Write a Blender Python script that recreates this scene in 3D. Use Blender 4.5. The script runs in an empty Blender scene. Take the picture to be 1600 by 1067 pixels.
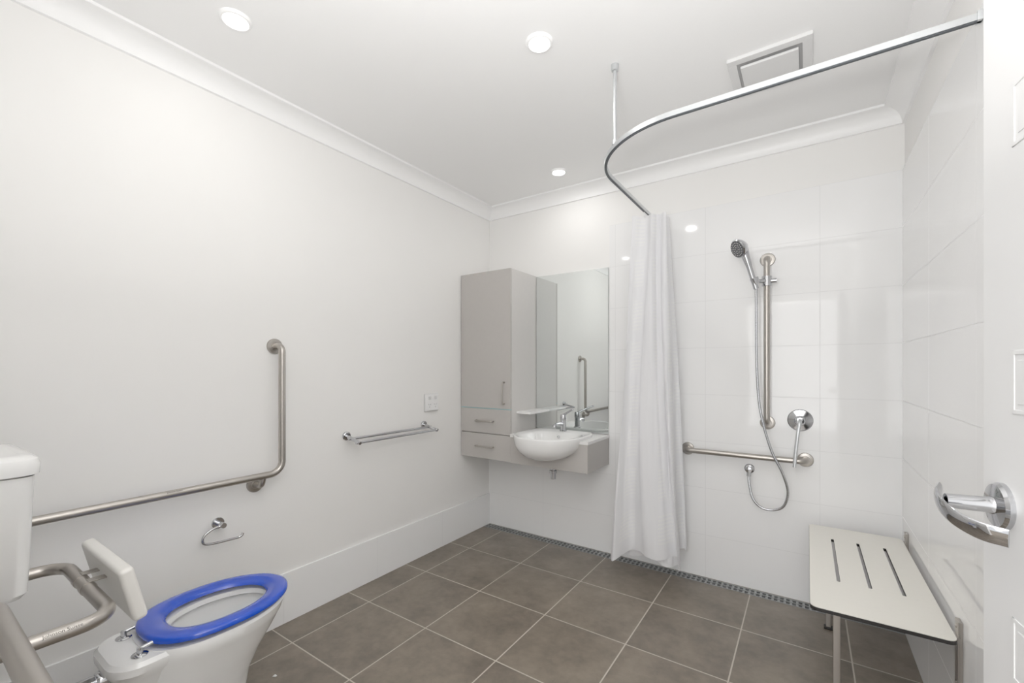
import bpy, bmesh, math, random
from mathutils import Vector, Matrix, Quaternion, noise
random.seed(4)
PI = math.pi
C = bpy.context.scene.collection
W = 2.70; H = 2.70; FY = -2.965
def Y(v): return -3.02 + v
ORG = {}; BEV = set()

# ------------------------------------------------------------------ object helpers
def build(name, bm, mat, parent=None, ang=35, smooth=True):
    bev = id(bm) in BEV; BEV.discard(id(bm))
    bmesh.ops.recalc_face_normals(bm, faces=bm.faces[:])
    me = bpy.data.meshes.new(name)
    if parent is not None:
        org = ORG[parent.name]
    else:
        xs = [v.co.x for v in bm.verts]; ys = [v.co.y for v in bm.verts]; zs = [v.co.z for v in bm.verts]
        org = Vector(((min(xs)+max(xs))/2, (min(ys)+max(ys))/2, min(zs)))
    bmesh.ops.translate(bm, verts=bm.verts[:], vec=-org)
    for f in bm.faces: f.smooth = smooth
    bm.to_mesh(me); bm.free()
    if smooth: me.set_sharp_from_angle(angle=math.radians(ang))
    me.materials.append(mat)
    o = bpy.data.objects.new(name, me); C.objects.link(o)
    if smooth and bev:
        wn = o.modifiers.new('weighted', 'WEIGHTED_NORMAL'); wn.keep_sharp = True; wn.mode = 'FACE_AREA'
    if parent is not None: o.parent = parent
    else: o.location = org
    ORG[o.name] = org
    return o
def tag(o, label, cat, group=None):
    o['label'] = label; o['category'] = cat
    if group: o['group'] = group
    return o
def thing(name, label, cat, loc, group=None):
    o = bpy.data.objects.new(name, None); C.objects.link(o)
    o.empty_display_size = .05
    o.location = loc; ORG[o.name] = Vector(loc)
    return tag(o, label, cat, group)
def struct(name, bm, mat, ang=35):
    o = build(name, bm, mat, None, ang); o['kind'] = 'structure'; return o

# ------------------------------------------------------------------ mesh helpers
def merge(bm, t):
    me = bpy.data.meshes.new('tmp'); t.to_mesh(me); t.free()
    bm.from_mesh(me); bpy.data.meshes.remove(me)
def box(bm, lo, hi, bev=0, seg=2, M=None):
    t = bmesh.new(); bmesh.ops.create_cube(t, size=1)
    for v in t.verts:
        v.co = Vector([lo[i] + (v.co[i]+.5)*(hi[i]-lo[i]) for i in range(3)])
    if bev: bmesh.ops.bevel(t, geom=t.edges[:], offset=bev, segments=seg, profile=.5, affect='EDGES'); BEV.add(id(bm))
    if M is not None: bmesh.ops.transform(t, matrix=M, verts=t.verts[:])
    merge(bm, t); return bm
def B(lo, hi, bev=0, seg=2, M=None): return box(bmesh.new(), lo, hi, bev, seg, M)
def fillet(pts, rad, n=12):
    pts = [Vector(p) for p in pts]; out = [pts[0]]
    for i in range(1, len(pts)-1):
        a, b, c = pts[i-1], pts[i], pts[i+1]
        d1 = (a-b).normalized(); d2 = (c-b).normalized(); an = d1.angle(d2)
        if an > PI-.01: out.append(b); continue
        t = min(rad/math.tan(an/2), .49*(a-b).length, .49*(c-b).length); r = t*math.tan(an/2)
        ce = b + (d1+d2).normalized()*(r/math.sin(an/2)); v1 = b+d1*t-ce; v2 = b+d2*t-ce
        ax = v1.cross(v2).normalized(); tot = v1.angle(v2)
        for k in range(n+1): out.append(ce + Quaternion(ax, tot*k/n) @ v1)
    out.append(pts[-1]); return out
def spline(pts, n=8):
    P = [Vector(p) for p in pts]; P = [2*P[0]-P[1]] + P + [2*P[-1]-P[-2]]; out = []
    for i in range(1, len(P)-2):
        a, b, c, d = P[i-1:i+3]
        for k in range(n):
            t = k/n
            out.append(.5*((2*b) + (c-a)*t + (2*a-5*b+4*c-d)*t*t + (3*b-a-3*c+d)*t**3))
    out.append(P[-2]); return out
def loft(bm, rings, cap0=True, cap1=True, closed=True):
    R = [[bm.verts.new(p) for p in r] for r in rings]; n = len(R[0])
    for a, b in zip(R, R[1:]):
        for i in range(n if closed else n-1):
            j = (i+1) % n
            bm.faces.new((a[i], a[j], b[j], b[i]))
    if cap0: bm.faces.new(R[0][::-1])
    if cap1: bm.faces.new(R[-1])
    return bm
def tube(bm, pts, r, seg=24, caps=True, flat=1.0, up=None):
    P = [Vector(p) for p in pts]; n = len(P)
    rr = r if isinstance(r, (list, tuple)) else [r]*n
    T = [(P[min(i+1, n-1)]-P[max(i-1, 0)]).normalized() for i in range(n)]
    # at the ends of a long straight run the bisecting tangent must follow the run itself
    for i in range(1, n-1):
        a, b = P[i]-P[i-1], P[i+1]-P[i]
        if a.length > 4*b.length: T[i] = a.normalized()
        elif b.length > 4*a.length: T[i] = b.normalized()
    N = Vector(up) if up else (Vector((0, 0, 1)) if abs(T[0].z) < .9 else Vector((1, 0, 0)))
    rings = []
    for i in range(n):
        N = (N - T[i]*N.dot(T[i])).normalized(); Bn = T[i].cross(N)
        rings.append([P[i] + rr[i]*(N*math.cos(2*PI*k/seg)*flat + Bn*math.sin(2*PI*k/seg)) for k in range(seg)])
    return loft(bm, rings, caps, caps)
def sweep_rect(bm, pts, w, z0, z1):
    P = [Vector(p) for p in pts]; n = len(P); rings = []
    for i in range(n):
        T = (P[min(i+1, n-1)]-P[max(i-1, 0)]).normalized(); S = T.cross(Vector((0, 0, 1)))
        rings.append([P[i]+S*a+Vector((0, 0, b)) for a, b in ((-w/2, z0), (w/2, z0), (w/2, z1), (-w/2, z1))])
    return loft(bm, rings)
def lathe(bm, prof, org, axis, seg=36):
    q = Vector((0, 0, 1)).rotation_difference(Vector(axis).normalized()); org = Vector(org); rings = []
    for r, h in prof:
        rings.append([org + q @ Vector((max(r, 1e-4)*math.cos(2*PI*k/seg), max(r, 1e-4)*math.sin(2*PI*k/seg), h)) for k in range(seg)])
    return loft(bm, rings)
def rrect(x0, x1, y0, y1, r, n=6):
    out = []
    for cx, cy, a0 in ((x1-r, y1-r, 0), (x0+r, y1-r, PI/2), (x0+r, y0+r, PI), (x1-r, y0+r, 1.5*PI)):
        for k in range(n+1):
            a = a0+PI/2*k/n; out.append((cx+r*math.cos(a), cy+r*math.sin(a)))
    return out
def ring(x0, x1, y0, y1, r, z): return [Vector((x, y, z)) for x, y in rrect(x0, x1, y0, y1, r)]
def prism(bm, pts, z0, z1):
    return loft(bm, [[Vector((x, y, z)) for x, y in pts] for z in (z0, z1)])
def cut(bm, cutter):
    for b in (bm, cutter): bmesh.ops.recalc_face_normals(b, faces=b.faces[:])
    m1 = bpy.data.meshes.new('a'); bm.to_mesh(m1); bm.free(); m2 = bpy.data.meshes.new('b'); cutter.to_mesh(m2); cutter.free()
    o1 = bpy.data.objects.new('a', m1); o2 = bpy.data.objects.new('b', m2); C.objects.link(o1); C.objects.link(o2)
    md = o1.modifiers.new('b', 'BOOLEAN'); md.operation = 'DIFFERENCE'; md.object = o2; md.solver = 'EXACT'
    dg = bpy.context.evaluated_depsgraph_get(); ev = o1.evaluated_get(dg)
    r = bmesh.new(); r.from_mesh(ev.to_mesh()); ev.to_mesh_clear()
    for o, m in ((o1, m1), (o2, m2)): bpy.data.objects.remove(o); bpy.data.meshes.remove(m)
    return r
def text_bm(txt, width, M):
    cu = bpy.data.curves.new('t', 'FONT'); cu.body = txt; cu.align_x = 'CENTER'; cu.align_y = 'CENTER'; cu.size = 1; cu.resolution_u = 3
    o = bpy.data.objects.new('t', cu); C.objects.link(o)
    dg = bpy.context.evaluated_depsgraph_get(); dg.update()
    me = bpy.data.meshes.new_from_object(o.evaluated_get(dg)); bm = bmesh.new(); bm.from_mesh(me)
    bpy.data.objects.remove(o); bpy.data.curves.remove(cu); bpy.data.meshes.remove(me)
    xs = [v.co.x for v in bm.verts]; s = width/(max(xs)-min(xs))
    bmesh.ops.transform(bm, matrix=M @ Matrix.Scale(s, 4), verts=bm.verts[:]); return bm
def frame(xa, za, loc):
    xa = Vector(xa).normalized(); za = Vector(za).normalized(); ya = za.cross(xa)
    M = Matrix((xa, ya, za)).transposed().to_4x4(); M.translation = Vector(loc); return M

# ------------------------------------------------------------------ materials
def srgb(*c): return tuple(((x/255)/12.92 if x/255 <= .04045 else ((x/255+.055)/1.055)**2.4) for x in c) + (1,)
def newmat(name):
    m = bpy.data.materials.new(name); m.use_nodes = True; nt = m.node_tree
    return m, nt, nt.nodes['Principled BSDF'], nt.nodes, nt.links
def math_node(nt, op, a, b=None):
    n = nt.nodes.new('ShaderNodeMath'); n.operation = op
    for i, x in enumerate((a, b)):
        if x is None: continue
        if isinstance(x, (int, float)): n.inputs[i].default_value = x
        else: nt.links.new(x, n.inputs[i])
    return n.outputs[0]
def mat(name, col, rough=.5, metal=0, var=.03, scale=8, bump=0, bscale=60, stretch=None, coat=0):
    m, nt, p, N, L = newmat(name)
    tc = N.new('ShaderNodeTexCoord'); mp = N.new('ShaderNodeMapping'); L.new(tc.outputs['Object'], mp.inputs[0])
    if stretch: mp.inputs['Scale'].default_value = stretch
    nz = N.new('ShaderNodeTexNoise'); nz.inputs['Scale'].default_value = scale; nz.inputs['Detail'].default_value = 4; L.new(mp.outputs[0], nz.inputs['Vector'])
    cr = N.new('ShaderNodeValToRGB'); cr.color_ramp.elements[0].position = .3; cr.color_ramp.elements[1].position = .7
    cr.color_ramp.elements[0].color = tuple(c*(1-var) for c in col[:3])+(1,); cr.color_ramp.elements[1].color = tuple(min(1, c*(1+var)) for c in col[:3])+(1,)
    L.new(nz.outputs['Fac'], cr.inputs[0]); L.new(cr.outputs[0], p.inputs['Base Color'])
    p.inputs['Roughness'].default_value = rough; p.inputs['Metallic'].default_value = metal; p.inputs['Coat Weight'].default_value = coat
    if bump:
        n2 = N.new('ShaderNodeTexNoise'); n2.inputs['Scale'].default_value = bscale; L.new(mp.outputs[0], n2.inputs['Vector'])
        b = N.new('ShaderNodeBump'); b.inputs['Strength'].default_value = bump; b.inputs['Distance'].default_value = .002
        L.new(n2.outputs['Fac'], b.inputs['Height']); L.new(b.outputs[0], p.inputs['Normal'])
    return m
def grid_mat(name, axes, size, off, gw, tile, grout, rough, grough=.6, var=.02, mottled=0, mscale=4):
    m, nt, p, N, L = newmat(name)
    g = N.new('ShaderNodeNewGeometry'); sp = N.new('ShaderNodeSeparateXYZ'); L.new(g.outputs['Position'], sp.inputs[0])
    masks = []; cells = []
    for ax, s, o in zip(axes, size, off):
        q = math_node(nt, 'DIVIDE', math_node(nt, 'SUBTRACT', sp.outputs[ax], o), s)
        fr = math_node(nt, 'FRACT', q); fl = math_node(nt, 'FLOOR', q)
        d = math_node(nt, 'MULTIPLY', math_node(nt, 'MINIMUM', fr, math_node(nt, 'SUBTRACT', 1.0, fr)), s)
        masks.append(math_node(nt, 'LESS_THAN', d, gw/2)); cells.append(fl)
    mask = math_node(nt, 'MAXIMUM', masks[0], masks[1])
    cv = N.new('ShaderNodeCombineXYZ'); L.new(cells[0], cv.inputs[0]); L.new(cells[1], cv.inputs[1])
    wn = N.new('ShaderNodeTexWhiteNoise'); wn.noise_dimensions = '3D'; L.new(cv.outputs[0], wn.inputs['Vector'])
    # per-tile offset so each tile has its own mottling
    va = N.new('ShaderNodeVectorMath'); va.operation = 'MULTIPLY_ADD'
    L.new(wn.outputs['Color'], va.inputs[0]); va.inputs[1].default_value = (20, 20, 20); L.new(g.outputs['Position'], va.inputs[2])
    k = math_node(nt, 'MULTIPLY', math_node(nt, 'SUBTRACT', wn.outputs['Value'], .5), var*2)
    for sc_, wt in ((mscale, 1.0), (mscale*6, .35)):
        nz = N.new('ShaderNodeTexNoise'); nz.inputs['Scale'].default_value = sc_; nz.inputs['Detail'].default_value = 8; nz.inputs['Roughness'].default_value = .62; L.new(va.outputs[0], nz.inputs['Vector'])
        k = math_node(nt, 'ADD', k, math_node(nt, 'MULTIPLY', math_node(nt, 'SUBTRACT', nz.outputs['Fac'], .5), mottled*2*wt))
    k = math_node(nt, 'ADD', k, 1.0)
    sc = N.new('ShaderNodeVectorMath'); sc.operation = 'SCALE'; sc.inputs[0].default_value = tile[:3]; L.new(k, sc.inputs['Scale'])
    mx = N.new('ShaderNodeMix'); mx.data_type = 'RGBA'; L.new(mask, mx.inputs[0]); L.new(sc.outputs[0], mx.inputs[6]); mx.inputs[7].default_value = grout
    L.new(mx.outputs[2], p.inputs['Base Color'])
    r = math_node(nt, 'ADD', math_node(nt, 'MULTIPLY', mask, grough-rough), rough); L.new(r, p.inputs['Roughness'])
    b = N.new('ShaderNodeBump'); b.inputs['Strength'].default_value = .3; b.inputs['Distance'].default_value = .001
    L.new(math_node(nt, 'SUBTRACT', 1.0, mask), b.inputs['Height']); L.new(b.outputs[0], p.inputs['Normal'])
    return m
def emis(name, col, s):
    m, nt, p, N, L = newmat(name); p.inputs['Emission Color'].default_value = col; p.inputs['Emission Strength'].default_value = s
    p.inputs['Base Color'].default_value = (1, 1, 1, 1); return m

M_wall = mat('wall_paint', srgb(246, 245, 243), .55, 0, .005, 3, .02, 300)
M_ceil = mat('ceiling_paint', srgb(253, 253, 253), .7, 0, .003, 3)
M_trim = mat('trim_paint', srgb(254, 254, 254), .4, 0, .001)
M_tileX = grid_mat('gloss_wall_tile_back', (0, 2), (.6, .3), (1.14, .27), .0028, srgb(248, 248, 248), srgb(232, 232, 232), .06, .5, .005)
M_tileY = grid_mat('gloss_wall_tile_side', (1, 2), (.6, .3), (-.6, .27), .0028, srgb(248, 248, 248), srgb(232, 232, 232), .06, .5, .005)
M_floor = grid_mat('floor_tile', (0, 1), (.45, .45), (.2, -.06), .006, srgb(122, 112, 100), srgb(194, 186, 174), .32, .8, .06, .75, 4.5)
M_steel = mat('brushed_steel', srgb(180, 175, 169), .3, 1, .012, 30)
M_chrome = mat('chrome', srgb(196, 197, 200), .06, 1, .01)
M_ceramic = mat('white_ceramic', srgb(243, 243, 242), .08, 0, .005, 4, 0, 60, None, .3)
M_plastic = mat('white_plastic', srgb(245, 245, 245), .3, 0, .005)
M_shell = mat('rim_shade_switch_grey', srgb(214, 214, 214), .5, 0, .01)  # switch grey, also the painted shadow gap round the outlet plate
M_cream = mat('pad_plastic', srgb(236, 234, 229), .35, 0, .008)
M_blue = mat('blue_plastic', srgb(0, 74, 204), .14, 0, .03, 3, 0, 60, None, .5)
M_lam = mat('grey_laminate', srgb(190, 186, 182), .38, 0, .01, 40)
M_lamb = mat('grey_laminate_carcass', srgb(212, 209, 206), .42, 0, .01, 40)
M_teal = mat('teal_edge_strip', srgb(140, 190, 194), .3, 0, .03)
M_counter = mat('white_benchtop', srgb(242, 241, 240), .25, 0, .008)
M_mirror = mat('mirror_glass', srgb(226, 230, 229), .005, 1, .001)
M_edge = mat('black_laminate_core', srgb(30, 28, 27), .45, 0, .1, 60)
M_seat = mat('seat_laminate', srgb(236, 233, 224), .35, 0, .008, 60)
M_dark = mat('dark_recess', srgb(24, 25, 27), .6, 0, .1)
M_sock = mat('socket_slot_grey', srgb(120, 120, 122), .6, 0, .05)
M_track = mat('rail_track_grey', srgb(84, 88, 92), .4, .6, .05)
M_grate = mat('drain_steel', srgb(158, 160, 160), .4, .6, .05, 60)
M_door = mat('door_paint', srgb(224, 224, 224), .35, 0, .004)
M_alu = mat('satin_aluminium', srgb(206, 209, 211), .32, .75, .008)
M_text = mat('engraved_lettering', srgb(46, 40, 36), .5, 0, .05)
M_nozzle = mat('shower_face_grey', srgb(84, 86, 89), .35, 0, .15, 180)
M_hose = mat('chrome_hose', srgb(182, 183, 186), .2, 1, .2, 300)
M_fan = mat('fan_recess_grey', srgb(186, 186, 186), .6)
M_fanframe = mat('fan_plastic', srgb(230, 230, 230), .4, 0, .005)
M_lens = emis('downlight_lens', (1, .98, .95, 1), 8)
M_paper = mat('paper', srgb(235, 235, 233), .8, 0, .02)

# curtain: woven stripes
m, nt, p, N, L = newmat('curtain_fabric'); M_curt = m
uv = N.new('ShaderNodeUVMap'); uv.uv_map = 'UVMap'; sp = N.new('ShaderNodeSeparateXYZ'); L.new(uv.outputs[0], sp.inputs[0])
band = math_node(nt, 'LESS_THAN', math_node(nt, 'FRACT', math_node(nt, 'DIVIDE', sp.outputs[0], .2)), .4)
bar = math_node(nt, 'LESS_THAN', math_node(nt, 'FRACT', math_node(nt, 'DIVIDE', sp.outputs[1], .024)), .5)
grp = math_node(nt, 'LESS_THAN', math_node(nt, 'FRACT', math_node(nt, 'DIVIDE', sp.outputs[1], .28)), .7)
pat = math_node(nt, 'MULTIPLY', math_node(nt, 'MULTIPLY', band, bar), grp)
mx = N.new('ShaderNodeMix'); mx.data_type = 'RGBA'; L.new(pat, mx.inputs[0]); mx.inputs[6].default_value = srgb(252, 252, 254); mx.inputs[7].default_value = srgb(255, 255, 255)
L.new(mx.outputs[2], p.inputs['Base Color']); p.inputs['Roughness'].default_value = .7
tr = N.new('ShaderNodeBsdfTranslucent'); L.new(mx.outputs[2], tr.inputs[0])
ms = N.new('ShaderNodeMixShader'); L.new(math_node(nt, 'ADD', math_node(nt, 'MULTIPLY', pat, -.14), .32), ms.inputs[0])
L.new(p.outputs[0], ms.inputs[1]); L.new(tr.outputs[0], ms.inputs[2]); L.new(ms.outputs[0], N['Material Output'].inputs[0])

# ------------------------------------------------------------------ the setting
bm = B((0, -4.4, -.1), (W, -.1, 0)); box(bm, (0, -.1, -.1), (W, 0, -.035)); box(bm, (0, -.02, -.05), (W, 0, 0))
struct('floor', bm, M_floor)
struct('ceiling', B((-.1, -4.4, H), (W+.1, .1, H+.1)), M_ceil)
struct('wall_left', B((-.1, -4.4, -.1), (0, .1, H)), M_wall)
wb = struct('wall_back', B((0, 0, -.1), (W, .1, H)), M_wall)
bm = B((1.095, -.01, 0), (W, 0, 2.37)); box(bm, (0, -.01, 0), (1.095, 0, .642))
build('tile_panel', bm, M_tileX, wb)
wr = struct('wall_right', B((W, -4.4, -.1), (W+.1, .1, H)), M_wall)
build('tile_panel', B((W-.01, -2.7, 0), (W, -.01, 2.37)), M_tileY, wr)
bm = B((0, FY-.11, 0), (1.70, FY, H)); box(bm, (2.672, FY-.11, 0), (W, FY, H)); box(bm, (1.70, FY-.11, 2.1), (2.672, FY, H))
struct('wall_front', bm, M_wall)
struct('baseboard_left', B((0, FY, 0), (.012, -.01, .262), .002), M_tileY)
prof = [(0, H), (0, H-.09), (.012, H-.088)]
for k in range(9):
    a = PI/2*k/8; prof.append((.012+.066*(1-math.cos(a)), H-.084+.07*math.sin(a)))
prof += [(.09, H-.012), (.09, H)]
bm = loft(bmesh.new(), [[Vector((d, FY, z)) for d, z in prof], [Vector((d, -d, z)) for d, z in prof]]); struct('trim_1', bm, M_trim)
bm = loft(bmesh.new(), [[Vector((d, -d, z)) for d, z in prof], [Vector((W-d, -d, z)) for d, z in prof]]); struct('trim_2', bm, M_trim)
bm = loft(bmesh.new(), [[Vector((W-d, -d, z)) for d, z in prof], [Vector((W-d, FY, z)) for d, z in prof]]); struct('trim_3', bm, M_trim)

# door leaf, swung open beside the right wall
E = Vector((2.513, -2.02, 0)); sd = Vector((.122, -.9925, 0)).normalized(); nn = Vector((-.9925, -.122, 0)).normalized()
DM = Matrix((sd, nn, Vector((0, 0, 1)))).transposed().to_4x4(); DM.translation = E     # local: s, n, z
d1 = struct('door_1', B((0, -.038, .012), (.935, 0, 2.06), .002, 2, DM), M_door)
bm = bmesh.new()
for zc in (.18, .56, .94, 1.32, 1.70):
    for a0, a1, b0, b1 in ((.084, .86, -.045, -.039), (.084, .86, .039, .045), (.084, .090, -.045, .045), (.854, .86, -.045, .045)):
        box(bm, (a0, -.002, zc+b0), (a1, .0014, zc+b1), .0007, 2, DM)
    box(bm, (.098, -.002, zc-.031), (.846, .0010, zc+.031), .0007, 2, DM)
build('panel_moulding', bm, M_door, d1)
hz = 1.136
def D(s, n, z): return DM @ Vector((s, n, z))
bm = lathe(bmesh.new(), [(.034, 0), (.034, .006), (.031, .010), (.023, .0115), (.013, .0125), (.0115, .02), (.0105, .064), (0, .066)], D(.060, 0, hz), nn)
hd = build('handle', bm, M_chrome, d1); hd['label'] = 'satin chrome lever handle on a round rose'
pts = spline([D(.032, .062, hz+.009), D(.052, .071, hz+.004), D(.082, .075, hz-.004), D(.113, .069, hz-.013), D(.140, .054, hz-.019), D(.155, .032, hz-.021)], 7)
bm = tube(bmesh.new(), pts, .0040, 20, True, 3.4, (0, 0, 1))
build('lever', bm, M_chrome, hd)

# ------------------------------------------------------------------ floor drain
t = thing('floor_drain', 'long slotted steel strip drain in the floor along the tiled back wall', 'drain', (1.345, -.06, -.035))
build('tray', B((.004, -.098, -.035), (W-.012, -.022, -.03)), M_dark, t)
bm = bmesh.new()
for y0, y1 in ((-.099, -.091), (-.064, -.056), (-.029, -.021)): box(bm, (.004, y0, -.03), (W-.012, y1, .001))
x = .008
while x < W-.04:
    box(bm, (x, -.096, -.004), (x+.012, -.024, -.001)); x += .030
build('grate', bm, M_grate, t)

# ------------------------------------------------------------------ flange helper
def flange(org, axis, r=.04, th=.011):
    return lathe(bmesh.new(), [(r, 0), (r, th*.5), (r*.93, th*.9), (r*.8, th), (r*.55, th*1.05), (r*.5, th*1.4), (0, th*1.4)], org, axis)

# ------------------------------------------------------------------ grab rail on left wall
R = .0165; gz = .812; gx = .075; vb = 1.177
t = thing('grab_rail', 'L-shaped brushed steel grab rail on the white wall beside the toilet', 'grab rail', (0, Y(1.0), gz))
pts = fillet([(.004, Y(vb), 1.452), (gx, Y(vb), 1.452), (gx, Y(vb), gz), (gx, Y(.2), gz), (.004, Y(.2), gz)], .06)
br = build('bar', tube(bmesh.new(), pts, R), M_steel, t)
build('flange', flange((0, Y(vb), 1.452), (1, 0, 0)), M_steel, t)
build('flange', flange((0, Y(1.08), .762), (1, 0, 0)), M_steel, t)
build('flange', flange((0, Y(.2), gz), (1, 0, 0)), M_steel, t)
pts = fillet([(.004, Y(1.08), .762), (gx-.006, Y(1.08), .762), (gx, Y(1.085), gz-.005)], .035)
build('neck', tube(bmesh.new(), pts, .0135), M_steel, t)
build('lettering', text_bm('Johnson Suisse', .055, frame((0, 1, 0), (.75, 0, .66), Vector((gx, Y(.72), gz))+Vector((.75, 0, .66)).normalized()*(R+.0006))), M_text, br)

# grab rail on the front wall, near the camera
t = thing('grab_rail', 'short brushed steel grab rail at bottom left corner, nearest the camera beside the cistern', 'grab rail', (1.05, FY, gz))
pts = fillet([(.79, FY+.004, gz), (.79, FY+.1, gz), (1.40, FY+.1, gz), (1.40, FY+.004, gz)], .06)
build('bar', tube(bmesh.new(), pts, .019), M_steel, t)
for xx in (.79, 1.40): build('flange', flange((xx, FY, gz), (0, 1, 0)), M_steel, t)

# ------------------------------------------------------------------ toilet
TX = .46
def egg(v0, v1, w, z, cx=TX, nb=2.0, nf=2.0, split=.48, n=64):
    vc = v0+(v1-v0)*split; out = []
    for k in range(n):
        a = 2*PI*(k+.5)/n; c, s = math.cos(a), math.sin(a); e = nf if c >= 0 else nb
        dv = (v1-vc if c >= 0 else vc-v0)*math.copysign(abs(c)**(2/e), c)
        out.append(Vector((cx+w*math.copysign(abs(s)**(2/e), s), Y(vc+dv), z)))
    return out
t = thing('toilet', 'white ceramic toilet with raised bright blue ring seat', 'toilet', (TX, Y(.68), 0))
lv = [(0, .44, .835, .118), (.03, .44, .832, .114), (.12, .46, .822, .108), (.20, .47, .838, .115), (.28, .475, .878, .138), (.345, .48, .922, .158), (.385, .485, .945, .170), (.398, .485, .953, .176), (.428, .49, .964, .180), (.438, .492, .958, .175)]
rings = [egg(a, b, w, z, nb=2.6) for z, a, b, w in lv]
rings += [egg(.575, .905, .124, .438), egg(.578, .902, .121, .421), egg(.560, .92, .136, .412), egg(.575, .895, .126, .34), egg(.595, .82, .098, .22), egg(.61, .75, .062, .13), egg(.62, .71, .035, .115)]
build('bowl', loft(bmesh.new(), rings), M_ceramic, t)
bx0, bx1 = TX-.135, TX+.135
bm = loft(bmesh.new(), [ring(TX-.085, TX+.085, Y(.44), Y(.58), .06, .0), ring(TX-.08, TX+.08, Y(.44), Y(.58), .06, .20), ring(TX-.10, TX+.10, Y(.43), Y(.60), .07, .31),
     ring(bx0+.016, bx1-.016, Y(.415), Y(.62), .075, .378), ring(bx0, bx1, Y(.402), Y(.62), .08, .402), ring(bx0, bx1, Y(.402), Y(.62), .08, .424), ring(bx0+.010, bx1-.010, Y(.412), Y(.612), .072, .4355)])
bm = cut(bm, loft(bmesh.new(), [egg(.545, .95, .145, .25, nb=2.6), egg(.545, .95, .145, .5, nb=2.6)]))
build('rear_shelf', bm, M_ceramic, t)
no = 72
bm = bmesh.new(); z0, z1 = .452, .474
def ringpt(f, z):
    return egg(.500+.08*f, .975-.08*f, .187-.068*f, z, nb=2.5, n=no)
prof2 = [(0.0, z0+.004), (.0, z1-.009), (.06, z1-.003), (.18, z1), (.5, z1+.0005), (.82, z1-.003), (.95, z1-.009), (1, z0+.005), (.93, z0), (.08, z0)]
rr = [ringpt(f, z) for f, z in prof2]
V = [[bm.verts.new(p) for p in r] for r in rr]
for i in range(len(V)):
    a, b = V[i], V[(i+1) % len(V)]
    for k in range(no): bm.faces.new((a[k], a[(k+1) % no], b[(k+1) % no], b[k]))
st = build('seat', bm, M_blue, t, 50); st['label'] = 'bright blue open ring seat'
for s in (-1, 1):
    hx = TX+s*.077
    bm = lathe(bmesh.new(), [(.022, .4357), (.022, .438), (.017, .441), (.0085, .4425), (.008, .459), (0, .460)], (hx, Y(.480), 0), (0, 0, 1), 24)
    tube(bm, [(hx, Y(.480), .4545), (hx, Y(.525), .4605)], .0062, 14)
    build('hinge', bm, M_chrome, t)
bm = tube(bmesh.new(), fillet([(TX, Y(.16), .735), (TX, Y(.16), .37), (TX, Y(.44), .37)], .06), .022, 20)
fp = build('flush_pipe', bm, M_chrome, t)
build('collar', lathe(bmesh.new(), [(.028, 0), (.028, .02), (.025, .026), (.0222, .026)], (TX, Y(.418), .37), (0, -1, 0), 24), M_chrome, fp)

# cistern
t = thing('cistern', 'white cistern mounted on wall above the toilet, at left edge', 'cistern', (.5, FY, .75))
bm = loft(bmesh.new(), [ring(.345, .655, FY+.001, Y(.218), .025, .762), ring(.335, .665, FY+.001, Y(.228), .03, .775), ring(.315, .685, FY+.001, Y(.238), .035, 1.07)])
build('tank', bm, M_ceramic, t)
def rr2(e, z): return ring(.312-e, .688+e, FY+.001, Y(.242)+e, .04, z)
bm = loft(bmesh.new(), [rr2(-.004, 1.071), rr2(.004, 1.075), rr2(.006, 1.10), rr2(.002, 1.112), rr2(-.008, 1.119), rr2(-.03, 1.122)])
build('lid', bm, M_ceramic, t)

# backrest on its rail
t = thing('padded_backrest_rail', 'white backrest pad held by a looped steel rail behind the blue seat', 'backrest', (.53, FY, .70))
R2 = .0175
pts = fillet([(.285, FY+.004, .70), (.285, Y(.358), .70), (.79, Y(.358), .70), (.79, FY+.004, .70)], .065)
rl = build('rail', tube(bmesh.new(), pts, R2), M_steel, t)
for xx in (.285, .79): build('flange', flange((xx, FY, .70), (0, 1, 0)), M_steel, t)
PM = Matrix.Translation((.50, Y(.424), .695)) @ Matrix.Rotation(math.radians(13), 4, 'X')
build('pad', B((-.195, -.018, -.081), (.195, .018, .081), .012, 4, PM), M_cream, t)
for xx in (.47, .545):
    bm = B((xx-.014, Y(.358), .7175), (xx+.014, Y(.398), .7215), .001)
    tube(bm, [(xx-.014, Y(.358), .70), (xx+.014, Y(.358), .70)], .0192, 24)
    build('clamp', bm, M_steel, t)
build('lettering', text_bm('Johnson Suisse', .07, frame((0, 1, 0), (.8, 0, .6), Vector((.79, Y(.262), .70))+Vector((.8, 0, .6))*(R2+.0006))), M_text, rl)

# ------------------------------------------------------------------ toilet roll holder
t = thing('toilet_roll_holder', 'empty chrome toilet roll holder on the wall below the grab rail', 'toilet roll holder', (0, Y(.915), .617))
build('flange', lathe(bmesh.new(), [(.026, 0), (.026, .008), (.024, .010), (.011, .010), (.011, .05), (.0125, .052), (.0125, .064), (.011, .066), (0, .066)], (0, Y(.915), .617), (1, 0, 0)), M_chrome, t)
pts = spline([(.056, Y(.915), .617), (.056, Y(.875), .612), (.056, Y(.842), .594), (.056, Y(.832), .572), (.056, Y(.842), .554), (.056, Y(.875), .546), (.056, Y(.93), .543), (.056, Y(.978), .541), (.056, Y(.995), .546), (.056, Y(1.0), .557)], 6)
build('arm', tube(bmesh.new(), pts, .0055, 12), M_chrome, t)

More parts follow.
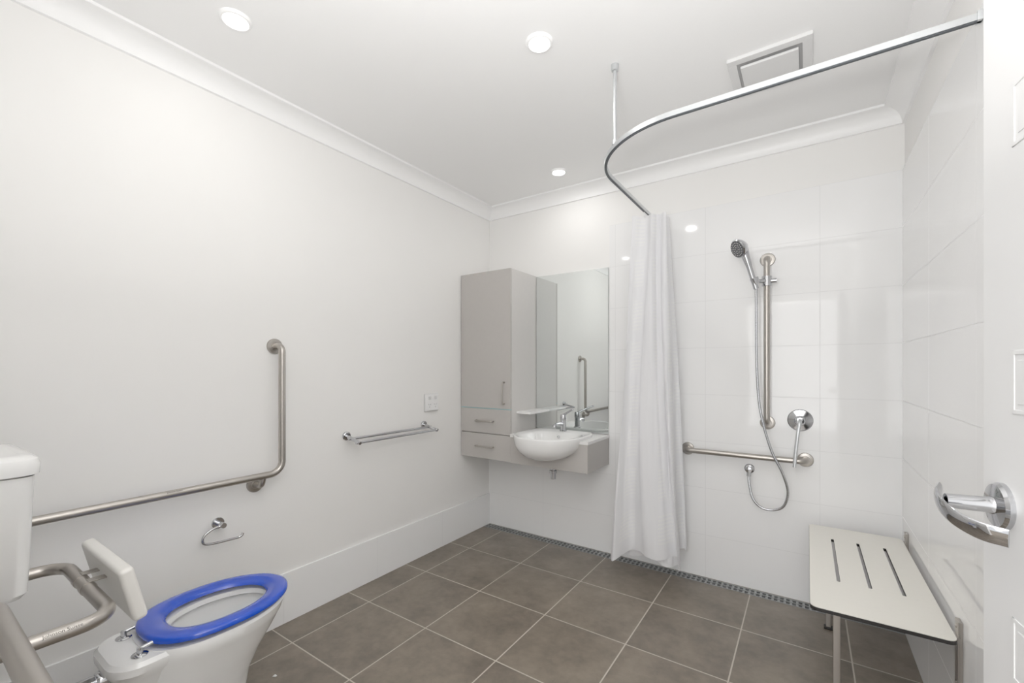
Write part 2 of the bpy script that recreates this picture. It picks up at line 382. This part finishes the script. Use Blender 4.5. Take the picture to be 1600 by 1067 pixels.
# ------------------------------------------------------------------ towel rail
t = thing('towel_rail', 'double chrome towel rail on the left wall under the power outlet', 'towel rail', (0, Y(1.92), .93))
pax = Vector((1, 0, -.24)).normalized()
for v in (1.60, 2.235):
    build('post', lathe(bmesh.new(), [(.026, -.004), (.026, .008), (.023, .011), (.011, .011), (.011, .135), (.009, .138), (0, .138)], (0, Y(v), .935), pax, 24), M_chrome, t)
for k in (.055, .125):
    q = pax*k + Vector((0, 0, .935))
    build('rail', tube(bmesh.new(), [(q.x, Y(1.58), q.z), (q.x, Y(2.255), q.z)], .0078, 14), M_chrome, t)

# ------------------------------------------------------------------ power outlet
t = thing('power_outlet', 'white double power outlet with switches on the left wall', 'power outlet', (0, Y(2.307), 1.085))
build('shade_rim', B((0, Y(2.238), 1.026), (.007, Y(2.376), 1.153), .002, 2), M_shell, t)  # added grey rim, stands in for the shadow line round the plate
build('plate', B((.0068, Y(2.242), 1.03), (.018, Y(2.372), 1.149), .004, 3), M_plastic, t)
for s in (-1, 1):
    yc = Y(2.307)+s*.029
    build('switch', B((.017, yc-.011, 1.112), (.023, yc+.011, 1.134), .0015), M_shell, t)
    bm = bmesh.new()
    for dy, dz, a in ((-.009, .006, .5), (.009, .006, -.5), (0, -.012, 0)):
        Mx = Matrix.Translation((.018, yc+dy, 1.070+dz)) @ Matrix.Rotation(a, 4, 'X')
        box(bm, (-.001, -.0012, -.005), (.0007, .0012, .005), 0, 1, Mx)
    build('socket', bm, M_sock, t)

# ------------------------------------------------------------------ cabinet
def dhandle(a, b, out, r=.006):
    a, b = Vector(a), Vector(b); o = Vector((0, -out, 0))
    return tube(bmesh.new(), fillet([a, a+o, b+o, b], .012, 5), r, 12)
cf = -.38
t = thing('tall_cabinet', 'tall grey wall cabinet in the corner with one door above two drawers', 'cabinet', (.245, -.19, .645))
build('body', B((.0005, -.361, .647), (.478, -.007, 2.075), .0015), M_lamb, t)
dr = build('door', B((.006, cf, 1.036), (.478, -.3625, 2.075), .0015), M_lam, t)
build('handle', dhandle((.425, cf+.002, 1.075), (.425, cf+.002, 1.235), .032), M_steel, dr)
for z0, z1 in ((.845, 1.030), (.649, .839)):
    d = build('drawer', B((.006, cf, z0), (.478, -.3625, z1), .0015), M_lam, t)
    zc = (z0+z1)/2
    build('handle', dhandle((.165, cf+.002, zc), (.325, cf+.002, zc), .032), M_steel, d)
build('edge_strip', B((.006, cf+.001, 1.0305), (.478, -.3625, 1.0355)), M_teal, t)
tag(build('wall_shelf', B((.4785, -.30, 1.0), (.60, -.017, 1.016), .001), M_counter), 'small white shelf between the tall cabinet and the mirror', 'shelf')

# ------------------------------------------------------------------ mirror
t = thing('mirror', 'large frameless rectangular mirror above the basin', 'mirror', (.787, -.01, .86))
build('glass', B((.484, -.016, .862), (1.088, -.0005, 2.07)), M_mirror, t, smooth=False)

# ------------------------------------------------------------------ basin + vanity
bx = .79
def bas(sc, z, cy=-.345, dy=0):
    out = []
    for k in range(64):
        a = 2*PI*(k+.5)/64; c, s = math.cos(a), math.sin(a)
        if s >= 0: e = 4.5; px = .25; py = .265
        else: e = 2.1; px = .25; py = .262
        X = px*math.copysign(abs(c)**(2/e), c); Yy = py*math.copysign(abs(s)**(2/e), s)
        out.append(Vector((bx+X*sc, cy+dy+Yy*sc, z)))
    return out
outer = [bas(.16, .712, dy=-.06), bas(.42, .722, dy=-.055), bas(.64, .742, dy=-.045), bas(.82, .775, dy=-.03), bas(.93, .81, dy=-.015), bas(.98, .845, dy=-.004), bas(1, .868)]
inner = [bas(.995, .874), bas(.975, .877), bas(.95, .876), bas(.80, .872, dy=-.035), bas(.74, .862, dy=-.047), bas(.66, .82, dy=-.05), bas(.50, .772, dy=-.05), bas(.28, .752, dy=-.05), bas(.08, .748, dy=-.05)]
t = thing('basin', 'white semi-recessed hand basin bulging from the front of the grey vanity', 'basin', (bx, -.345, .712))
build('bowl', loft(bmesh.new(), outer+inner), M_ceramic, t, 60)
build('overflow', lathe(bmesh.new(), [(.011, 0), (.011, .003), (.007, .003), (.006, .001), (0, .001)], (bx, -.218, .842), (0, -1, .35), 20), M_chrome, t)
build('waste', lathe(bmesh.new(), [(.026, 0), (.026, .003), (.02, .006), (0, .006)], (bx, -.395, .748), (0, 0, 1), 24), M_chrome, t)
build('waste_pipe', lathe(bmesh.new(), [(.019, 0), (.019, .04), (.026, .042), (.026, .06), (.019, .062), (.019, .085)], (bx, -.30, .556), (0, 0, 1), 24), M_chrome, t)
def cutter():
    return loft(bmesh.new(), [[p for p in r] for r in outer] + [bas(1.0, .95)])
t = thing('vanity', 'grey wall-hung vanity with white benchtop holding the basin', 'vanity', (.787, -.19, .645))
bm = cut(B((.4785, cf, .645), (1.09, -.0105, .835)), cutter()); build('body', bm, M_lam, t, smooth=False)
bm = cut(B((.4785, cf-.003, .8352), (1.094, -.0105, .855)), cutter()); build('benchtop', bm, M_counter, t, smooth=False)

# tap
t = thing('basin_mixer_tap', 'chrome mixer tap with long lever on the basin', 'tap', (.785, -.135, .875))
bm = lathe(bmesh.new(), [(.027, 0), (.027, .006), (.021, .010), (.020, .075), (.022, .08), (.022, .115), (.019, .122), (0, .124)], (.785, -.135, .874), (0, 0, 1), 28)
build('body', bm, M_chrome, t)
pts = spline([(.785, -.145, .925), (.782, -.20, .935), (.78, -.25, .928), (.779, -.262, .912)], 6)
build('spout', tube(bmesh.new(), pts, .013, 16), M_chrome, t)
pts = spline([(.785, -.135, .99), (.82, -.155, 1.008), (.86, -.18, 1.028), (.895, -.2, 1.044)], 5)
build('lever', tube(bmesh.new(), pts, [.012, .009, .0085, .008, .008, .0075, .0075, .007, .007, .007, .007, .0065, .0065, .007, .0075, .0075], 12), M_chrome, t)

# ------------------------------------------------------------------ ceiling lights & fan
dl = [((.435, -2.217), .6, 'round white ceiling downlight at top left over the toilet side'),
      ((1.355, -1.45), 2.4, 'round white ceiling downlight at the middle of the ceiling'),
      ((.857, -.342), 1.2, 'round white ceiling downlight nearest the back wall, above the mirror')]
for (x, y), en, lb in dl:
    t = thing('downlight', lb, 'ceiling light', (x, y, H-.012), 'recessed ceiling downlights')
    bm = bmesh.new(); pr = [(.043, 0), (.043, -.010), (.046, -.012), (.052, -.010), (.056, -.004), (.057, 0)]
    rings = [[Vector((x+r*math.cos(2*PI*k/40), y+r*math.sin(2*PI*k/40), H+h)) for k in range(40)] for r, h in pr]
    loft(bm, rings, False, False); build('trim_ring', bm, M_trim, t)
    build('lens', lathe(bmesh.new(), [(.0425, 0), (.0425, .003), (0, .004)], (x, y, H-.001), (0, 0, -1), 36), M_lens, t)
    la = bpy.data.lights.new('downlight_lamp', 'AREA'); la.shape = 'DISK'; la.size = .08; la.energy = en; la.color = (1, .985, .96)
    lo_ = bpy.data.objects.new('downlight_lamp', la); C.objects.link(lo_); lo_.location = (x, y, H-.014)
t = thing('exhaust_fan', 'square white exhaust fan grille in the ceiling above the shower', 'exhaust fan', (2.143, -.74, H-.02))
x0, x1, y0, y1 = 1.985, 2.30, -.893, -.585
bm = bmesh.new()
for a in ((x0, x1, y0, y0+.036), (x0, x1, y1-.036, y1), (x0, x0+.036, y0+.036, y1-.036), (x1-.036, x1, y0+.036, y1-.036)):
    box(bm, (a[0], a[2], H-.016), (a[1], a[3], H), .002)
build('frame', bm, M_fanframe, t)
build('recess', B((x0+.036, y0+.036, H-.008), (x1-.036, y1-.036, H)), M_fan, t)
build('cover', B((x0+.049, y0+.049, H-.030), (x1-.049, y1-.049, H-.018), .003), M_fanframe, t)
build('stem', B((x0+.13, y0+.13, H-.019), (x1-.13, y1-.13, H-.007)), M_plastic, t)

# ------------------------------------------------------------------ curtain rail and curtain
rx, ry, rz = 1.432, -1.255, 2.33
t = thing('curtain_rail', 'curved white shower curtain rail hung from the ceiling', 'curtain rail', (1.42, -1.17, rz))
pth = fillet([(W-.0105, ry, rz), (rx, ry, rz), (rx, -.0105, rz)], .42, 24)
build('rail', sweep_rect(bmesh.new(), pth, .016, -.006, .014), M_alu, t)
build('track', sweep_rect(bmesh.new(), pth, .010, -.010, -.006), M_track, t)
build('dropper', lathe(bmesh.new(), [(.012, rz+.011), (.012, rz+.030), (.008, rz+.032), (.008, H-.03), (.015, H-.028), (.017, H), (0, H)], (1.566, -1.142, 0), (0, 0, 1), 20), M_alu, t)
build('bracket', B((W-.022, ry-.014, rz-.01), (W-.0102, ry+.014, rz+.018), .002), M_alu, t)
build('bracket', B((rx-.016, -.022, rz-.012), (rx+.016, -.0102, rz+.018), .002), M_alu, t)

bm = bmesh.new(); uvl = bm.loops.layers.uv.new('UVMap')
nt_, nz_ = 400, 110; zt, zb = 2.305, .16
def curtpt(tt, k):
    f = k/nz_; z = zt+(zb-zt)*f
    Wd = .18+.25*f**1.25; xc = 1.456-.008*f
    ph = tt*3.0; tri = abs((ph % 2)-1)*2-1
    tri = math.sin(tri*PI/2*.96)
    x = xc + Wd/2*tri + .013*math.sin(tt*31+f*2.8) + .014*f*math.sin(tt*13+f*4)
    amp = .016+.022*f
    w = tt*2*PI*7.0 + 1.7*math.sin(f*3.0)*math.sin(tt*5) + 1.1*math.sin(tt*9)
    s1 = math.sin(w); s1 = math.copysign(abs(s1)**.7, s1)
    crk = noise.noise(Vector((tt*30, f*5, 3.1)))*.009 + noise.noise(Vector((tt*70, f*9, 9.7)))*.003
    y = -.158 - tt*(.13+.06*f) + amp*s1 + .009*f*math.sin(tt*57+f*8) + crk*min(1, .3+f*1.2)
    return Vector((x, y, z + .030*f*math.sin(tt*17+.6) + .012*f*math.sin(w)))
G = [[bm.verts.new(curtpt(i/nt_, k)) for k in range(nz_+1)] for i in range(nt_+1)]
for i in range(nt_):
    for k in range(nz_):
        f = bm.faces.new((G[i][k], G[i+1][k], G[i+1][k+1], G[i][k+1]))
        for lp, (a, b) in zip(f.loops, ((i, k), (i+1, k), (i+1, k+1), (i, k+1))): lp[uvl].uv = (a/nt_*1.6, b/nz_*2.24)
t = thing('shower_curtain', 'white patterned fabric shower curtain bunched beside the mirror', 'shower curtain', (1.44, -.15, .1))
build('fabric', bm, M_curt, t, 80)
bm = bmesh.new()
for i in range(9):
    yy = -.14-.018*i
    box(bm, (rx-.003, yy-.004, zt-.012), (rx+.003, yy+.004, rz-.0105))
build('hooks', bm, M_plastic, t)

# ------------------------------------------------------------------ shower fittings
wy = -.01; by = -.078
t = thing('grab_rail', 'vertical brushed steel grab rail carrying the shower head on the back wall', 'grab rail', (2.085, wy, 1.0))
pts = fillet([(2.085, wy-.003, 1.985), (2.085, by, 1.985), (2.085, by, 1.015), (2.085, wy-.003, 1.015)], .05)
build('bar', tube(bmesh.new(), pts, R), M_steel, t)
for z in (1.985, 1.015): build('flange', flange((2.085, wy, z), (0, -1, 0)), M_steel, t)
bm = lathe(bmesh.new(), [(.017, -.03), (.026, -.028), (.026, .028), (.017, .03)], (2.085, by, 1.847), (0, 0, 1), 24)
tube(bm, [(2.10, by-.005, 1.847), (2.05, by-.03, 1.847), (2.035, by-.045, 1.845)], .012, 14)
tube(bm, [(2.10, by, 1.847), (2.135, by, 1.847)], .014, 16)
lathe(bm, [(.0155, -.02), (.020, -.02), (.023, .02), (.0155, .02)], (2.03, by-.055, 1.845), (-.3, -.22, .9), 20)
build('slider', bm, M_chrome, t)

t = thing('shower_handset', 'chrome hand shower with flexible hose held on the vertical grab rail', 'shower head', (2.03, by-.055, 1.8))
hp = Vector((2.035, by-.052, 1.80)); hq = Vector((1.985, by-.09, 1.99))
hc = Vector((1.952, by-.105, 2.035)); hn = Vector((-.66, -.60, -.40)).normalized()
pts = spline([hp, hp.lerp(hq, .4), hp.lerp(hq, .8), hc-hn*.022+Vector((0, 0, .005))], 5)
build('handle', tube(bmesh.new(), pts, [.0135]*4+[.0145]*5+[.016, .018, .020, .022, .025, .028, .030], 18), M_chrome, t)
hd = build('head', lathe(bmesh.new(), [(.014, -.044), (.030, -.038), (.048, -.016), (.056, .002), (.056, .008), (.050, .0125), (0, .0125)], hc, hn, 36), M_chrome, t)
q = Vector((0, 0, 1)).rotation_difference(hn)
build('spray_face', lathe(bmesh.new(), [(.049, .0124), (.049, .0145), (0, .0155)], hc, hn, 36), M_nozzle, hd)
bm = bmesh.new()
for rr_, n_ in ((.012, 6), (.024, 12), (.038, 18)):
    for k in range(n_):
        pp = hc + q @ Vector((rr_*math.cos(2*PI*k/n_), rr_*math.sin(2*PI*k/n_), .0145)); lathe(bm, [(.0024, 0), (.0019, .002), (0, .0022)], pp, hn, 8)
build('nozzles', bm, M_plastic, hd)
hy = -.125
pts = spline([hp, (2.036, -.13, 1.70), (2.037, hy, 1.40), (2.045, hy, 1.20), (2.062, hy, 1.06), (2.108, hy, .877), (2.165, hy, .745), (2.19, -.11, .64), (2.17, -.1, .555), (2.12, -.095, .522), (2.06, -.095, .525), (2.015, -.09, .57), (1.994, -.07, .65), (1.99, -.055, .70)], 10)
build('hose', tube(bmesh.new(), pts, .007, 12), M_hose, t)
el = build('wall_elbow', lathe(bmesh.new(), [(.028, 0), (.028, .006), (.022, .011), (.014, .013), (.014, .04), (.017, .042), (.017, .056), (0, .058)], (1.99, wy, .73), (0, -1, 0), 28), M_chrome, t)
build('outlet', lathe(bmesh.new(), [(.012, 0), (.012, .03), (0, .031)], (1.99, -.056, .722), (0, 0, -1), 16), M_chrome, el)
t = thing('shower_mixer', 'round chrome shower mixer with long lever on the back wall', 'shower mixer', (2.247, wy, 1.04))
build('plate', lathe(bmesh.new(), [(.063, 0), (.063, .003), (.058, .008), (.028, .012), (.028, .04), (.026, .045), (.023, .06), (.019, .064), (0, .066)], (2.247, wy, 1.04), (0, -1, 0), 44), M_chrome, t)
pts = spline([(2.247, wy-.045, 1.055), (2.246, wy-.085, 1.035), (2.238, -.108, .98), (2.228, -.112, .88), (2.221, -.116, .785)], 6)
lv_ = build('lever', tube(bmesh.new(), pts, .009, 14, True, .55, (0, 1, 0)), M_alu, t); lv_['label'] = 'pale slim hanging lever'
t = thing('grab_rail', 'horizontal brushed steel grab rail under the shower mixer on the back wall', 'grab rail', (1.95, wy, .815))
pts = fillet([(1.634, wy-.003, .815), (1.634, by, .815), (2.272, by, .815), (2.272, wy-.003, .815)], .05)
build('bar', tube(bmesh.new(), pts, R), M_steel, t)
for x in (1.634, 2.272): build('flange', flange((x, wy, .815), (0, -1, 0)), M_steel, t)

# ------------------------------------------------------------------ shower bench
t = thing('shower_bench', 'cream fold-down shower bench seat with three slots on the right wall', 'shower bench', (2.48, -.6, 0))
sx0, sx1, sy0, sy1 = 2.288, 2.675, -1.105, -.105
def slots():
    b = bmesh.new()
    for x in (2.385, 2.485, 2.585): prism(b, rrect(x-.006, x+.006, -.83, -.30, .0055), .44, .50)
    return b
build('core_board', cut(prism(bmesh.new(), rrect(sx0, sx1, sy0, sy1, .025), .466, .478), slots()), M_edge, t, smooth=False)
build('top_laminate', cut(prism(bmesh.new(), rrect(sx0+.001, sx1-.001, sy0+.001, sy1-.001, .025), .478, .4805), slots()), M_seat, t, smooth=False)
for y in (-1.0, -.25):
    build('leg', B((2.36, y-.011, .012), (2.382, y+.011, .452), .002), M_steel, t)
    build('foot', B((2.352, y-.016, 0), (2.39, y+.016, .012), .003), M_edge, t)
    build('support_bar', B((2.34, y-.012, .452), (2.67, y+.012, .4655), .001), M_steel, t)
for y in (-1.055, -.16):
    bm = B((2.678, y-.02, .25), (W-.0102, y+.02, .53), .002)
    tube(bm, [(2.677, y-.024, .472), (2.677, y+.024, .472)], .009, 14)
    for z in (.29, .33, .51): lathe(bm, [(.007, 0), (.005, .003), (0, .004)], (2.678, y, z), (-1, 0, 0), 12)
    build('wall_bracket', bm, M_steel, t)

# ------------------------------------------------------------------ scrap on the floor
bm = loft(bmesh.new(), [[Vector((.365+a, -2.03+b, z+c)) for a, b, c in ((-.008, -.006, 0), (.010, -.004, .004), (.006, .007, .001), (-.003, .004, .006))] for z in (.0, .0015)])
tag(build('paper_scrap', bm, M_paper, None, smooth=False), 'tiny white scrap lying on the floor tiles beside the toilet base', 'scrap')

# ------------------------------------------------------------------ added fill lights (unseen uplight in the doorway, unseen panel in the hallway), world
def area(name, loc, tgt, sx, sy, e, col=(1, 1, 1)):
    la = bpy.data.lights.new(name, 'AREA'); la.shape = 'RECTANGLE'; la.size = sx; la.size_y = sy; la.energy = e; la.color = col
    o = bpy.data.objects.new(name, la); C.objects.link(o); o.location = loc
    o.rotation_euler = (Vector(tgt)-o.location).to_track_quat('-Z', 'Y').to_euler(); return o
area('bounce_fill', (2.08, -2.94, 1.62), (2.0799, -2.94, 2.7), .34, .34, 37, (1, .99, .975))  # added fill aimed upward to brighten the ceiling, not a fitting of the room
area('hallway_fill', (1.95, -4.2, 1.5), (1.6, -.8, 1.3), 1.6, 2.0, 29, (1, .99, .98))  # added fill shining in through the doorway, no real hallway fitting
w = bpy.data.worlds.new('world'); bpy.context.scene.world = w; w.use_nodes = True
w.node_tree.nodes['Background'].inputs[0].default_value = (.98, .99, 1, 1); w.node_tree.nodes['Background'].inputs[1].default_value = 1.2
vs = bpy.context.scene.view_settings; vs.view_transform = 'Standard'; vs.look = 'None'; vs.exposure = 0; vs.gamma = 1.15

# ------------------------------------------------------------------ camera
cd = bpy.data.cameras.new('camera'); cam = bpy.data.objects.new('camera', cd); C.objects.link(cam)
cam.location = (2.28, -3.02, 1.34); cam.rotation_euler = (PI/2, 0, math.radians(34.1))
cd.sensor_width = 36; cd.lens = 681/1600*36; cd.shift_y = 41.5/1600; cd.clip_start = .02
bpy.context.scene.camera = cam
